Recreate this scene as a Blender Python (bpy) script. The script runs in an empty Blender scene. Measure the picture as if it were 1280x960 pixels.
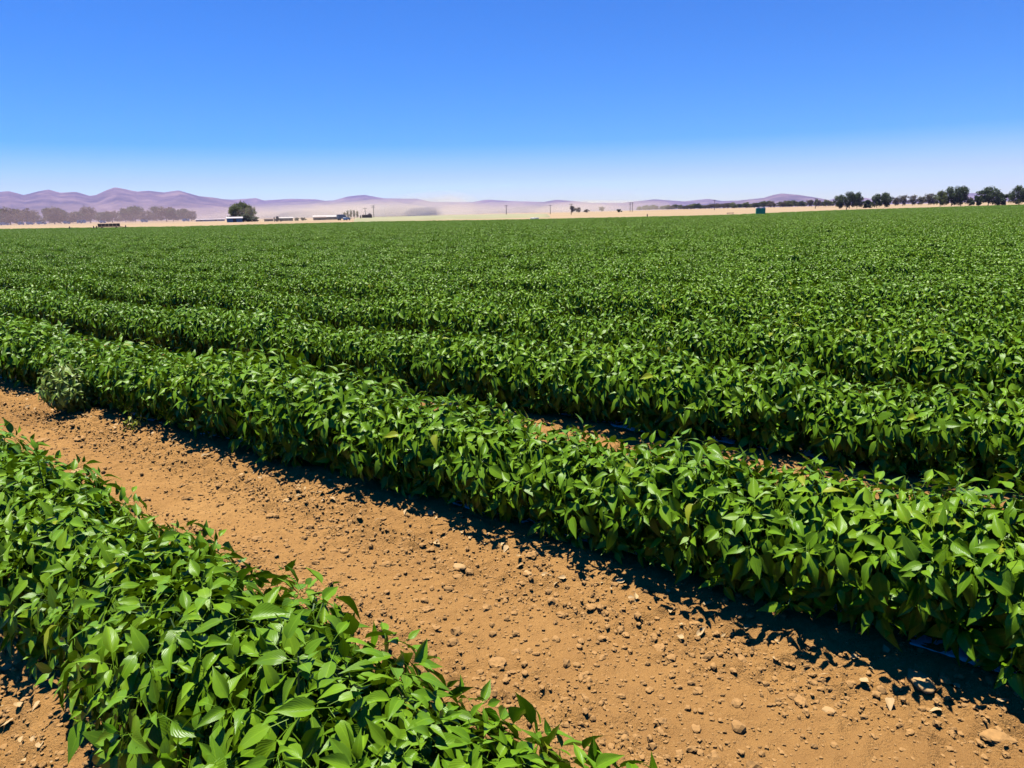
import bpy, math, random
import numpy as np
from mathutils import Matrix, Vector

rng = np.random.default_rng(7)
random.seed(7)
scene = bpy.context.scene
COL = scene.collection

# ------------------------------------------------------------------ camera model
F, CAMH, PW, PH = 950.0, 1.6, 1280, 960
PITCH = math.atan((480 - 269.5) / F)
ROLL = math.radians(1.3)
cr, sr, cp, sp = math.cos(ROLL), math.sin(ROLL), math.cos(PITCH), math.sin(PITCH)


def ray(px, py):
    x, y = (px - 640) / F, -(py - 480) / F
    X, Y = x * cr + y * sr, -x * sr + y * cr
    return np.array([X, cp + Y * sp, -sp + Y * cp])


def horizon(px):
    return 269.5 - (px - 640) * math.tan(ROLL)


def project(P):
    P = np.asarray(P, float)
    x, y, z = P[..., 0], P[..., 1], P[..., 2] - CAMH
    X, Y, D = x, y * sp + z * cp, y * cp - z * sp
    D = np.where(D < 1e-3, 1e-3, D)
    X, Y = X / D, Y / D
    return 640 + F * (X * cr - Y * sr), 480 - F * (X * sr + Y * cr)


def azimuth_dir(px):
    d = ray(px, horizon(px))
    d = d[:2] / np.linalg.norm(d[:2])
    return d


def ground_z(D):
    """the plain lies flat under the crop and rises very gently beyond it"""
    D = np.asarray(D, float)
    return np.interp(D, [0, 200, 1000, 9000, 14000], [0, 0, 4.8, 24, 30])


def at(px, D):
    """ground point in the direction of photo column px at range D"""
    d = azimuth_dir(px)
    return Vector((d[0] * D, d[1] * D, float(ground_z(D))))


def soil_at(px, py):
    d = ray(px, py)
    t = -CAMH / d[2]
    return Vector((d[0] * t, d[1] * t, 0))


# rows of the crop: u runs along the row, v across
RAZ = math.radians(-52.2)
U = np.array([math.sin(RAZ), math.cos(RAZ)])
V = np.array([math.cos(RAZ), -math.sin(RAZ)])
ROW0, ROWS = 1.19, 1.87
ROW_ROT = math.atan2(U[1], U[0])


def row_v(r, u):
    """centre line of row r: the nearest row bends in slightly towards the photographer"""
    return ROW0 + r * ROWS + (np.clip((np.asarray(u) - 3.6) * 0.092 - 0.03, -0.40, 0.0) if r == 0 else -0.05 - (0.10 * np.clip(1 - np.asarray(u) / 5, 0, 1) if r == 1 else 0.09))


def uv2xy(u, v):
    return np.stack([u * U[0] + v * V[0], u * U[1] + v * V[1]], -1)


cam_d = bpy.data.cameras.new('camera')
cam = bpy.data.objects.new('camera', cam_d)
COL.objects.link(cam)
right = Vector((cr, -sr * sp, -sr * cp))
up = Vector((sr, cr * sp, cr * cp))
fwd = Vector((0, cp, -sp))
m = Matrix((right, up, -fwd)).transposed().to_4x4()
m.translation = (0, 0, CAMH)
cam.matrix_world = m
cam_d.sensor_width = 36
cam_d.lens = 36 * F / PW
cam_d.clip_start = 0.05
cam_d.clip_end = 60000
scene.camera = cam

# ------------------------------------------------------------------ light
SUN_AZ, SUN_EL = math.radians(-50), math.radians(77)
sun_d = bpy.data.lights.new('sun', 'SUN')
sun_d.energy = 5.0
sun_d.angle = math.radians(0.5)
sun_d.color = (1.0, 0.955, 0.88)
sun = bpy.data.objects.new('sun', sun_d)
COL.objects.link(sun)
sd = Vector((math.sin(SUN_AZ) * math.cos(SUN_EL), math.cos(SUN_AZ) * math.cos(SUN_EL), math.sin(SUN_EL)))
sun.rotation_euler = sd.to_track_quat('Z', 'Y').to_euler()

world = bpy.data.worlds.new('World')
scene.world = world
world.use_nodes = True
nt = world.node_tree
nt.nodes.clear()
sky = nt.nodes.new('ShaderNodeTexSky')
sky.sky_type = 'NISHITA'
sky.sun_disc = False
sky.sun_elevation = SUN_EL
sky.sun_rotation = SUN_AZ
sky.altitude = 1300
sky.air_density = 1.0
sky.dust_density = 0.2
sky.ozone_density = 3.0
hsv = nt.nodes.new('ShaderNodeHueSaturation')
hsv.inputs['Saturation'].default_value = 2.15
hsv.inputs['Hue'].default_value = 0.515
hsv.inputs['Value'].default_value = 1.0
bg = nt.nodes.new('ShaderNodeBackground')
bg.inputs['Strength'].default_value = 0.095
wo = nt.nodes.new('ShaderNodeOutputWorld')
nt.links.new(sky.outputs[0], hsv.inputs['Color'])
nt.links.new(hsv.outputs[0], bg.inputs['Color'])
nt.links.new(bg.outputs[0], wo.inputs['Surface'])

scene.view_settings.view_transform = 'Standard'
scene.view_settings.look = 'None'
scene.view_settings.exposure = 0.75
scene.view_settings.gamma = 1.0
scene.render.engine = 'CYCLES'
scene.cycles.use_denoising = True
scene.cycles.max_bounces = 6
scene.cycles.diffuse_bounces = 0
scene.cycles.glossy_bounces = 2
scene.cycles.transmission_bounces = 3
scene.cycles.volume_bounces = 2
scene.cycles.transparent_max_bounces = 4


# ------------------------------------------------------------------ node helpers
class NT:
    def __init__(self, name):
        self.m = bpy.data.materials.new(name)
        self.m.use_nodes = True
        self.t = self.m.node_tree
        self.t.nodes.clear()
        self.out = self.t.nodes.new('ShaderNodeOutputMaterial')

    def n(self, typ, ins=None, **kw):
        nd = self.t.nodes.new(typ)
        for k, v in kw.items():
            setattr(nd, k, v)
        for k, v in (ins or {}).items():
            if hasattr(v, 'is_output') or isinstance(v, bpy.types.NodeSocket):
                self.t.links.new(v, nd.inputs[k])
            else:
                nd.inputs[k].default_value = v
        return nd

    def math(self, op, a, b=None, c=None):
        ins = {0: a}
        if b is not None:
            ins[1] = b
        if c is not None:
            ins[2] = c
        return self.n('ShaderNodeMath', ins, operation=op).outputs[0]

    def mix(self, f, a, b):
        nd = self.n('ShaderNodeMix', data_type='RGBA')
        for s, v in ((nd.inputs[0], f), (nd.inputs[6], a), (nd.inputs[7], b)):
            if isinstance(v, bpy.types.NodeSocket):
                self.t.links.new(v, s)
            else:
                s.default_value = (*v, 1) if isinstance(v, tuple) and len(v) == 3 else v
        return nd.outputs[2]

    def ramp(self, f, stops):
        nd = self.n('ShaderNodeValToRGB', {0: f})
        e = nd.color_ramp.elements
        while len(e) < len(stops):
            e.new(0.5)
        for el, (p, c) in zip(e, stops):
            el.position = p
            el.color = (*c, 1) if len(c) == 3 else c
        return nd.outputs[0]

    def noise(self, scale, detail=3, rough=0.5, vec=None):
        ins = {'Scale': scale, 'Detail': detail, 'Roughness': rough}
        if vec is not None:
            ins['Vector'] = vec
        return self.n('ShaderNodeTexNoise', ins).outputs['Fac']

    def pos(self):
        return self.n('ShaderNodeNewGeometry').outputs['Position']

    def obj(self):
        return self.n('ShaderNodeTexCoord').outputs['Object']

    def finish(self, sh):
        self.t.links.new(sh, self.out.inputs['Surface'])
        return self.m


def rgb(*c):
    return (c[0], c[1], c[2], 1)


def simple(name, col, rough=0.6, var=0.25, scale=3.0, metallic=0.0, bump=0.0):
    k = NT(name)
    o = k.obj()
    f = k.noise(scale, 4, 0.6, o)
    c = k.mix(f, tuple(x * (1 - var) for x in col), tuple(min(1, x * (1 + var)) for x in col))
    ins = {'Base Color': c, 'Roughness': rough, 'Metallic': metallic}
    if bump:
        b = k.n('ShaderNodeBump', {'Strength': bump, 'Height': k.noise(scale * 6, 4, 0.6, o)})
        ins['Normal'] = b.outputs[0]
    return k.finish(k.n('ShaderNodeBsdfPrincipled', ins).outputs[0])


def leaf_material(name, dark, mid, light, trans, tmix=0.28, veins=True, rough=0.43, pale=None, spec=0.5, old=None):
    k = NT(name)
    a = k.n('ShaderNodeAttribute', attribute_name='tone').outputs['Fac']
    oi = k.n('ShaderNodeObjectInfo').outputs['Random']
    t = k.math('ADD', a, k.math('MULTIPLY', k.math('SUBTRACT', oi, 0.5), 0.22))
    t = k.math('ADD', t, k.math('MULTIPLY', k.math('SUBTRACT', k.noise(55, 3, 0.6, k.obj()), 0.5), 0.30 if veins else 0.0))
    c = k.ramp(t, [(0.0, dark), (0.5, mid), (0.93, light)] + ([(1.0, old)] if old else []))
    ins = {'Roughness': rough, 'Specular IOR Level': spec}
    if veins:
        uvn = k.n('ShaderNodeUVMap').outputs[0]
        sx = k.n('ShaderNodeSeparateXYZ', {0: uvn})
        au = k.math('ABSOLUTE', k.math('SUBTRACT', sx.outputs[0], 0.5))
        ph = k.math('SUBTRACT', k.math('MULTIPLY', sx.outputs[1], 30.0), k.math('MULTIPLY', au, 30.0))
        wv = k.math('POWER', k.math('ABSOLUTE', k.math('SINE', ph)), 0.5)
        rib = k.n('ShaderNodeMapRange', {0: au, 1: 0.012, 2: 0.05, 3: 1.0, 4: 0.0}).outputs[0]
        c = k.mix(k.math('MULTIPLY', rib, 0.45), c, tuple(min(1, x * 1.5 + 0.004) for x in light))
        if pale:
            nn = k.noise(42, 3, 0.6, k.obj())
            c = k.mix(k.n('ShaderNodeMapRange', {0: nn, 1: 0.53, 2: 0.64}).outputs[0], c, pale)
        hgt = k.math('SUBTRACT', wv, k.math('MULTIPLY', rib, 0.8))
        b = k.n('ShaderNodeBump', {'Strength': 0.14, 'Distance': 0.004, 'Height': hgt})
        ins['Normal'] = b.outputs[0]
    bf = k.n('ShaderNodeNewGeometry').outputs['Backfacing']
    c2 = k.mix(k.math('MULTIPLY', bf, 0.5), c, tuple(0.8 * x + 0.003 for x in light))
    ins['Base Color'] = c2
    p = k.n('ShaderNodeBsdfPrincipled', ins)
    tr = k.n('ShaderNodeBsdfTranslucent', {'Color': k.mix(t, tuple(x * 0.7 for x in trans), trans)})
    ms = k.n('ShaderNodeMixShader', {0: tmix, 1: p.outputs[0], 2: tr.outputs[0]})
    return k.finish(ms.outputs[0])


def soil_material(name, far=False):
    k = NT(name)
    P = k.pos()
    n1 = k.noise(0.9, 5, 0.6, P)
    n2 = k.noise(14, 6, 0.65, P)
    n3 = k.noise(90, 4, 0.6, P)
    c = k.ramp(n1, [(0.3, (0.36, 0.184, 0.056)), (0.5, (0.45, 0.235, 0.071)), (0.7, (0.52, 0.283, 0.090))])
    c = k.mix(k.n('ShaderNodeMapRange', {0: n2, 1: 0.35, 2: 0.7, 3: 0.0, 4: 0.5}).outputs[0], c, (0.32, 0.162, 0.052))
    c = k.mix(k.n('ShaderNodeMapRange', {0: n3, 1: 0.58, 2: 0.78, 3: 0.0, 4: 0.5}).outputs[0], c, (0.58, 0.38, 0.15))
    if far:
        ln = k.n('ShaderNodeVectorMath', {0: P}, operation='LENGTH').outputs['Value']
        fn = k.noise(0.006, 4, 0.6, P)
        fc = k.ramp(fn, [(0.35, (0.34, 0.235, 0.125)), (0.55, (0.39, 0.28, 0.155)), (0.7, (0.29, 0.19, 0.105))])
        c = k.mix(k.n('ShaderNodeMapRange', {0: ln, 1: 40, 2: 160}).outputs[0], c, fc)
    hgt = k.math('ADD', k.math('MULTIPLY', k.noise(40, 6, 0.7, P), 1.0), k.math('MULTIPLY', k.noise(160, 4, 0.6, P), 0.35))
    b = k.n('ShaderNodeBump', {'Strength': 0.9, 'Distance': 0.022, 'Height': hgt})
    p = k.n('ShaderNodeBsdfPrincipled', {'Base Color': c, 'Roughness': 0.95, 'Specular IOR Level': 0.15, 'Normal': b.outputs[0]})
    return k.finish(p.outputs[0])


def mountain_material():
    k = NT('mountain_rock')
    P = k.pos()
    n = k.noise(0.004, 8, 0.65, P)
    c = k.ramp(n, [(0.36, (0.06, 0.05, 0.05)), (0.52, (0.14, 0.10, 0.09)), (0.66, (0.24, 0.17, 0.14))])
    return k.finish(k.n('ShaderNodeBsdfPrincipled', {'Base Color': c, 'Roughness': 0.95, 'Specular IOR Level': 0.1}).outputs[0])


def volume_material(name, density, color, aniso=0.0):
    mt = bpy.data.materials.new(name)
    mt.use_nodes = True
    t = mt.node_tree
    t.nodes.clear()
    o = t.nodes.new('ShaderNodeOutputMaterial')
    v = t.nodes.new('ShaderNodeVolumePrincipled')
    v.inputs['Color'].default_value = (*color, 1)
    v.inputs['Density'].default_value = density
    v.inputs['Anisotropy'].default_value = aniso
    t.links.new(v.outputs[0], o.inputs['Volume'])
    return mt


M = {
    'leaf': leaf_material('pepper_leaf', (0.016, 0.074, 0.001), (0.068, 0.195, 0.003), (0.205, 0.350, 0.012), (0.20, 0.36, 0.005), 0.12, rough=0.34, spec=0.20, old=(0.34, 0.30, 0.02)),
    'pale_leaf': leaf_material('variegated_leaf', (0.05, 0.14, 0.005), (0.12, 0.24, 0.01), (0.22, 0.34, 0.03), (0.36, 0.44, 0.10), 0.2, pale=(0.72, 0.78, 0.14)),
    'weed_leaf': leaf_material('weed_leaf', (0.14, 0.2, 0.015), (0.24, 0.30, 0.02), (0.34, 0.36, 0.03), (0.40, 0.46, 0.03), 0.3),
    'stem': simple('green_stem', (0.10, 0.17, 0.04), 0.5, 0.3, 40),
    'soil': soil_material('dry_soil'),
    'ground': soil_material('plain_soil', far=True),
    'clod': simple('soil_clod', (0.36, 0.193, 0.06), 0.95, 0.4, 60, bump=0.8),
    'rock': simple('tan_rock', (0.44, 0.265, 0.10), 0.85, 0.3, 25, bump=0.6),
    'litter': simple('dry_leaf', (0.46, 0.30, 0.13), 0.8, 0.35, 30),
    'mulch': simple('white_film', (0.78, 0.79, 0.80), 0.35, 0.06, 4, bump=0.1),
    'mountain': mountain_material(),
    'crown_dark': leaf_material('tree_leaf_dark', (0.03, 0.055, 0.022), (0.055, 0.085, 0.034), (0.09, 0.12, 0.045), (0.12, 0.18, 0.05), 0.25, False, 0.6, spec=0.25),
    'crown_olive': leaf_material('tree_leaf_olive', (0.07, 0.095, 0.025), (0.12, 0.15, 0.04), (0.19, 0.21, 0.06), (0.24, 0.28, 0.06), 0.35, False, 0.6, spec=0.25),
    'crown_dry': leaf_material('tree_leaf_dry', (0.10, 0.085, 0.05), (0.16, 0.13, 0.075), (0.22, 0.18, 0.10), (0.20, 0.17, 0.08), 0.2, False, 0.7, spec=0.2),
    'bark': simple('bark', (0.11, 0.08, 0.06), 0.9, 0.35, 5),
    'wood': simple('weathered_wood', (0.17, 0.115, 0.08), 0.85, 0.3, 6),
    'rust': simple('rusty_steel', (0.24, 0.10, 0.05), 0.7, 0.35, 4),
    'white': simple('white_paint', (0.80, 0.80, 0.78), 0.35, 0.06, 2),
    'teal': simple('teal_plastic', (0.03, 0.50, 0.20), 0.45, 0.12, 2),
    'steelblue': simple('blue_grey_paint', (0.08, 0.19, 0.25), 0.4, 0.12, 2),
    'brown': simple('brown_boards', (0.16, 0.10, 0.07), 0.85, 0.25, 3),
    'greywall': simple('grey_boards', (0.5, 0.43, 0.42), 0.8, 0.15, 2),
    'roof': simple('pale_roof', (0.50, 0.45, 0.38), 0.5, 0.1, 2),
    'dark': simple('dark_rubber', (0.02, 0.02, 0.022), 0.7, 0.2, 4),
    'glass': simple('dark_window', (0.03, 0.04, 0.05), 0.1, 0.1, 2),
    'metal': simple('grey_metal', (0.4, 0.4, 0.41), 0.4, 0.1, 3, metallic=0.7),
    'field': None,
}
kf = NT('young_crop')
M['field'] = kf.finish(kf.n('ShaderNodeBsdfPrincipled', {'Base Color': kf.ramp(kf.noise(0.05, 5, 0.6, kf.pos()), [(0.35, (0.25, 0.24, 0.11)), (0.65, (0.32, 0.29, 0.15))]), 'Roughness': 0.9}).outputs[0])


# ------------------------------------------------------------------ object helpers
def mesh_np(name, verts, faces=None, loops=None, starts=None, mat=None, smooth=False):
    """mesh from arrays; faces is an (n,k) array"""
    me = bpy.data.meshes.new(name)
    verts = np.asarray(verts, np.float32).reshape(-1, 3)
    me.vertices.add(len(verts))
    me.vertices.foreach_set('co', verts.ravel())
    if faces is not None:
        if not isinstance(faces, list):
            faces = [faces]
        L, S, off = [], [], 0
        for f in faces:
            f = np.asarray(f, np.int32)
            if not len(f):
                continue
            L.append(f.ravel())
            S.append(off + np.arange(len(f)) * f.shape[1])
            off += f.size
        L, S = np.concatenate(L), np.concatenate(S)
        me.loops.add(len(L))
        me.loops.foreach_set('vertex_index', L.astype(np.int32))
        me.polygons.add(len(S))
        me.polygons.foreach_set('loop_start', S.astype(np.int32))
        me.update(calc_edges=True)
        me.polygons.foreach_set('use_smooth', np.full(len(S), smooth))
    if mat:
        me.materials.append(mat)
    me.update()
    return me


def link(name, me, parent=None, loc=None):
    o = bpy.data.objects.new(name, me)
    COL.objects.link(o)
    if parent is not None:
        o.parent = parent
    if loc is not None:
        o.location = loc
    return o


def tag(o, label, cat=None, group=None, kind=None):
    o['label'] = label
    if cat:
        o['category'] = cat
    if group:
        o['group'] = group
    if kind:
        o['kind'] = kind
    return o


def empty(name, loc, rz=0.0, s=1.0):
    o = bpy.data.objects.new(name, None)
    COL.objects.link(o)
    o.empty_display_size = 0.1
    o.location = loc
    o.rotation_euler = (0, 0, rz)
    o.scale = (s, s, s) if not isinstance(s, tuple) else s
    return o


def copy_tree(o, parent=None):
    c = o.copy()
    COL.objects.link(c)
    if parent is not None:
        c.parent = parent
    for ch in list(o.children):
        copy_tree(ch, c)
    return c


class MB:
    """collects solid shapes into one mesh"""
    def __init__(self):
        self.v, self.f, self.n = [], [], 0

    def add(self, v, f):
        self.v.append(np.asarray(v, float))
        self.f += [tuple(i + self.n for i in q) for q in f]
        self.n += len(v)
        return self

    def box(self, x0, x1, y0, y1, z0, z1, bev=0.0):
        b = bev or 0.06 * min(x1 - x0, y1 - y0, z1 - z0)
        v, f = [], []
        for z, i in ((z0, b), (z0 + b, 0), (z1 - b, 0), (z1, b)):
            v += [(x0 + i, y0 + i, z), (x1 - i, y0 + i, z), (x1 - i, y1 - i, z), (x0 + i, y1 - i, z)]
        f.append((3, 2, 1, 0))
        for k in range(3):
            for j in range(4):
                a, c = 4 * k + j, 4 * k + (j + 1) % 4
                f.append((a, c, c + 4, a + 4))
        f.append((12, 13, 14, 15))
        return self.add(v, f)

    def tube(self, p, q, r0, r1=None, n=8):
        r1 = r0 if r1 is None else r1
        p, q = Vector(p), Vector(q)
        d = (q - p).normalized()
        a = d.orthogonal().normalized()
        b = d.cross(a)
        v = [tuple(c + (a * math.cos(t) + b * math.sin(t)) * r) for c, r in ((p, r0), (q, r1)) for t in [2 * math.pi * i / n for i in range(n)]]
        f = [(i, (i + 1) % n, n + (i + 1) % n, n + i) for i in range(n)] + [tuple(range(n))[::-1], tuple(range(n, 2 * n))]
        return self.add(v, f)

    def prism(self, prof, y0, y1):
        """profile in x,z extruded along y"""
        n = len(prof)
        v = [(x, y0, z) for x, z in prof] + [(x, y1, z) for x, z in prof]
        f = [(i, (i + 1) % n, n + (i + 1) % n, n + i) for i in range(n)] + [tuple(range(n))[::-1], tuple(range(n, 2 * n))]
        return self.add(v, f)

    def path(self, pts, radii, n=6):
        for i in range(len(pts) - 1):
            self.tube(pts[i], pts[i + 1], radii[i], radii[i + 1], n)
        return self

    def build(self, name, mat, parent=None, smooth=False):
        me = bpy.data.meshes.new(name)
        me.from_pydata([tuple(x) for x in np.concatenate(self.v)], [], self.f)
        me.materials.append(mat)
        if smooth:
            me.polygons.foreach_set('use_smooth', np.ones(len(me.polygons), bool))
        me.update()
        return link(name, me, parent)


# value noise
_tab = rng.random((256, 256))


def vnoise(x, y):
    xi, yi = np.floor(x).astype(int), np.floor(y).astype(int)
    fx, fy = x - xi, y - yi
    fx, fy = fx * fx * (3 - 2 * fx), fy * fy * (3 - 2 * fy)
    g = lambda a, b: _tab[a & 255, b & 255]
    return (g(xi, yi) * (1 - fx) + g(xi + 1, yi) * fx) * (1 - fy) + (g(xi, yi + 1) * (1 - fx) + g(xi + 1, yi + 1) * fx) * fy


def fbm(x, y, octv=5, gain=0.5):
    s, a, tot = 0, 1.0, 0
    for i in range(octv):
        s = s + a * vnoise(x * 2 ** i + 17.3 * i, y * 2 ** i + 5.1 * i)
        tot += a
        a *= gain
    return s / tot - 0.5


def norm(a):
    return a / np.maximum(np.linalg.norm(a, axis=-1, keepdims=True), 1e-9)


# ------------------------------------------------------------------ leaves
def leaf_arrays(base, d, nrm, L, W, tone, hi=True, droop=None, petiole=True):
    """curved folded leaves: returns verts (n,3), quads, uv per vertex, tone per vertex"""
    N = len(base)
    d, nrm = norm(d), norm(nrm)
    nrm = norm(nrm - (nrm * d).sum(-1, keepdims=True) * d)
    side = np.cross(d, nrm)
    if hi:
        t = np.array([-0.42, 0.0, 0.10, 0.26, 0.46, 0.68, 0.86, 1.0])
        w = np.array([0.035, 0.05, 0.66, 1.0, 0.93, 0.56, 0.20, 0.01])
        s = np.array([-1, -0.5, 0, 0.5, 1.0])
        if not petiole:
            t, w = t[1:], w[1:]
    else:
        t = np.array([0.0, 0.34, 0.68, 1.0])
        w = np.array([0.08, 1.0, 0.70, 0.02])
        s = np.array([-1, 0, 1.0])
    if droop is None:
        droop = rng.uniform(0.02, 0.55, N)
    fold = rng.uniform(0.0, 0.75, N)
    tw = rng.normal(0, 0.25, N)
    T, S = len(t), len(s)
    tc = np.maximum(t, 0)
    al = t[None, :] * L[:, None]
    dn = (droop[:, None] * tc[None, :] ** 2) * L[:, None]
    P = base[:, None, :] + d[:, None, :] * al[..., None] - nrm[:, None, :] * dn[..., None]
    wd = 0.5 * W[:, None] * w[None, :]
    wav = rng.normal(0, 0.10, (N, T, S)) * np.abs(s)[None, None, :]
    lat = s[None, None, :] * wd[:, :, None]
    lift = (fold[:, None, None] * np.abs(s)[None, None, :] + tw[:, None, None] * s[None, None, :] * tc[None, :, None] + wav) * wd[:, :, None]
    verts = P[:, :, None, :] + side[:, None, None, :] * lat[..., None] + nrm[:, None, None, :] * lift[..., None]
    verts = verts.reshape(-1, 3)
    i, j = np.meshgrid(np.arange(T - 1), np.arange(S - 1), indexing='ij')
    a = (i * S + j).ravel()
    q = np.stack([a, a + S, a + S + 1, a + 1], -1)
    quads = (q[None] + (np.arange(N) * T * S)[:, None, None]).reshape(-1, 4)
    uv = np.stack(np.broadcast_arrays((s * 0.5 + 0.5)[None, None, :], np.clip(t, 0, 1)[None, :, None], ), -1)
    uv = np.broadcast_to(uv, (N, T, S, 2)).reshape(-1, 2)
    tn = np.repeat(tone, T * S)
    return verts, quads, uv, tn


def leaf_mesh(name, arrs, mat, extra_attr=None):
    verts, quads, uv, tn = arrs
    me = mesh_np(name, verts, quads, mat=mat, smooth=True)
    lay = me.uv_layers.new(name='UVMap')
    lay.data.foreach_set('uv', uv[quads.ravel()].astype(np.float32).ravel())
    at_ = me.attributes.new('tone', 'FLOAT', 'POINT')
    at_.data.foreach_set('value', tn.astype(np.float32))
    return me


def cat(arrs):
    vs, qs, us, ts, off = [], [], [], [], 0
    for v, q, u, t in arrs:
        vs.append(v); qs.append(q + off); us.append(u); ts.append(t)
        off += len(v)
    return np.concatenate(vs), np.concatenate(qs), np.concatenate(us), np.concatenate(ts)


def shoots(pos, axis, per, Lmax, tone0):
    """whorls of leaves round shoot tips"""
    n = len(pos)
    k = np.tile(np.arange(per), n)
    P, A = np.repeat(pos, per, 0), norm(np.repeat(axis, per, 0))
    age = (k + rng.uniform(0, 1, n * per)) / per
    az = k * 2.4 + np.repeat(rng.uniform(0, 6.28, n), per) + rng.normal(0, 0.25, n * per)
    pol = np.radians(28 + 78 * age ** 0.8) + rng.normal(0, 0.16, n * per)
    ref = np.where(np.abs(A[:, 2:3]) > 0.9, np.array([[1.0, 0, 0]]), np.array([[0, 0, 1.0]]))
    e1 = norm(np.cross(A, ref)); e2 = np.cross(A, e1)
    d = A * np.cos(pol)[:, None] + (e1 * np.cos(az)[:, None] + e2 * np.sin(az)[:, None]) * np.sin(pol)[:, None]
    d[:, 2] -= 0.16 + 0.95 * age
    d = norm(d)
    nr = A + rng.normal(0, 0.30, d.shape) + np.array([0, 0, 0.15])
    Lf = Lmax * (0.30 + 0.70 * age ** 0.6) * rng.uniform(0.68, 1.25, n * per)
    Wf = Lf * rng.uniform(0.40, 0.50, n * per)
    base = P + d * (0.34 * Lf)[:, None] - A * (0.05 * age)[:, None]
    tone = np.clip(np.repeat(tone0, per) + 0.25 * (1 - age) + rng.normal(0, 0.17, n * per), 0, 0.82)
    tone = np.where(rng.random(n * per) < 0.006, 1.15, tone)
    return base, d, nr, Lf, Wf, tone


def dome_points(n, a, b, zc, lo=-0.35, stretch=None):
    i = np.arange(n) + 0.5
    z = lo + (1 - lo) * (1 - i / n) ** 1.15
    ph = i * 2.399963 + rng.uniform(0, 6.28)
    r = np.sqrt(np.maximum(0, 1 - z * z))
    nrm = np.stack([r * np.cos(ph), r * np.sin(ph), z], -1)
    nrm = norm(nrm + rng.normal(0, 0.10, nrm.shape))
    rad = rng.uniform(0.80, 1.05, n)[:, None]
    if stretch:
        x = rng.uniform(-stretch, stretch, n)
        cs = norm(np.stack([0 * x, nrm[:, 1] + 1e-4, nrm[:, 2]], -1))
        P = cs * np.array([0, a, b]) * rad * (1 - 0.36 * np.clip(-cs[:, 2:3] * 2.5, 0, 1)) * np.where(cs[:, 2:3] < 0, [[1, 1, (zc - 0.09) / (0.8 * b)]], 1.0)
        P[:, 0] = x
        P[:, 2] += zc
        thin = rng.random(n) < np.where(cs[:, 2] < -0.1, 0.45, 1.0)
        return P[thin], norm(cs + rng.normal(0, 0.18, cs.shape))[thin]
    thin = rng.random(n) < np.where(nrm[:, 2] < -0.1, 0.75, 1.0)
    nrm, rad = nrm[thin], rad[thin]
    P = nrm * np.array([a, a, b]) * rad * (1 - 0.13 * np.clip(-nrm[:, 2:3] * 2.5, 0, 1)) * np.where(nrm[:, 2:3] < 0, [[1, 1, (zc - 0.09) / (0.8 * b)]], 1.0) + np.array([0, 0, zc])
    return P, nrm


def plant_leaves(hi=True, n=100, per=8, a=0.322, b=0.205, zc=0.31, Lmax=0.110, stretch=None, inner=0.3):
    P, nr = dome_points(n, a, b, zc, -0.8, stretch)
    ni = int(n * inner)
    if ni:
        P2, n2 = dome_points(ni, a * 0.6, b * 0.6, zc, -0.4, stretch)
        P, nr = np.concatenate([P, P2]), np.concatenate([nr, n2])
    nc = int(n * 0.5)      # old leaves round the stems, down to the bed
    aa = rng.uniform(0, 6.283, nc)
    rr3 = rng.uniform(0.25, 0.78, nc) * a
    n3 = np.stack([np.cos(aa), np.sin(aa), np.zeros(nc)], -1)
    P3 = np.stack([rr3 * np.cos(aa), rr3 * np.sin(aa), rng.uniform(0.07, zc - 0.02, nc)], -1)
    if stretch:
        P3[:, 0] = rng.uniform(-stretch, stretch, nc)
        P3[:, 1] = np.sign(P3[:, 1]) * rr3
        n3 = np.stack([0 * aa, np.sign(P3[:, 1]), 0 * aa], -1)
    P, nr = np.concatenate([P, P3]), np.concatenate([nr, n3])
    P[:, 2] = np.maximum(P[:, 2] + rng.normal(0, 0.012 if hi else 0.03, len(P)), 0.1)
    axis = norm(nr * np.array([0.9, 0.9, 0.8]) + np.array([0, 0, 0.42]))
    base, d, n2, Lf, Wf, tone = shoots(P, axis, per, Lmax, rng.uniform(0.2, 0.6, len(P)))
    keep = (base[:, 2] + d[:, 2] * Lf) > 0.02
    return leaf_arrays(base[keep], d[keep], n2[keep], Lf[keep], Wf[keep], tone[keep], hi), P


def stem_mesh(P, name='stem'):
    b = MB()
    b.path([(0, 0, -0.03), (0.004, 0.002, 0.09), (0.0, 0.0, 0.17)], [0.009, 0.008, 0.007], 6)
    fork = []
    for q in range(4):
        a = q * 1.57 + rng.uniform(-0.3, 0.3)
        e = (0.10 * math.cos(a), 0.10 * math.sin(a), 0.27)
        b.tube((0, 0, 0.165), e, 0.0055, 0.0045, 5)
        fork.append(np.array(e))
    for p in P[rng.permutation(len(P))[:26]]:
        f = min(fork, key=lambda e: np.linalg.norm(e - p))
        b.tube(tuple(f), tuple(p), 0.004, 0.002, 4)
    me = bpy.data.meshes.new(name)
    me.from_pydata([tuple(x) for x in np.concatenate(b.v)], [], b.f)
    me.materials.append(M['stem'])
    me.update()
    return me


NVAR = 9
plant_meshes = []
for i in range(NVAR):
    arrs, P = plant_leaves()
    plant_meshes.append((leaf_mesh('foliage', arrs, M['leaf']), stem_mesh(P)))

# ------------------------------------------------------------------ the crop
EDGE_PX = [-400, 0, 240, 480, 680, 900, 1040, 1280, 1700]
EDGE_D = [330, 290, 225, 235, 195, 195, 265, 335, 400]


def field_edge(x, y):
    px = 640 + F * np.asarray(x) / np.maximum(np.asarray(y), 1e-3)
    return np.interp(px, EDGE_PX, EDGE_D)


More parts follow.
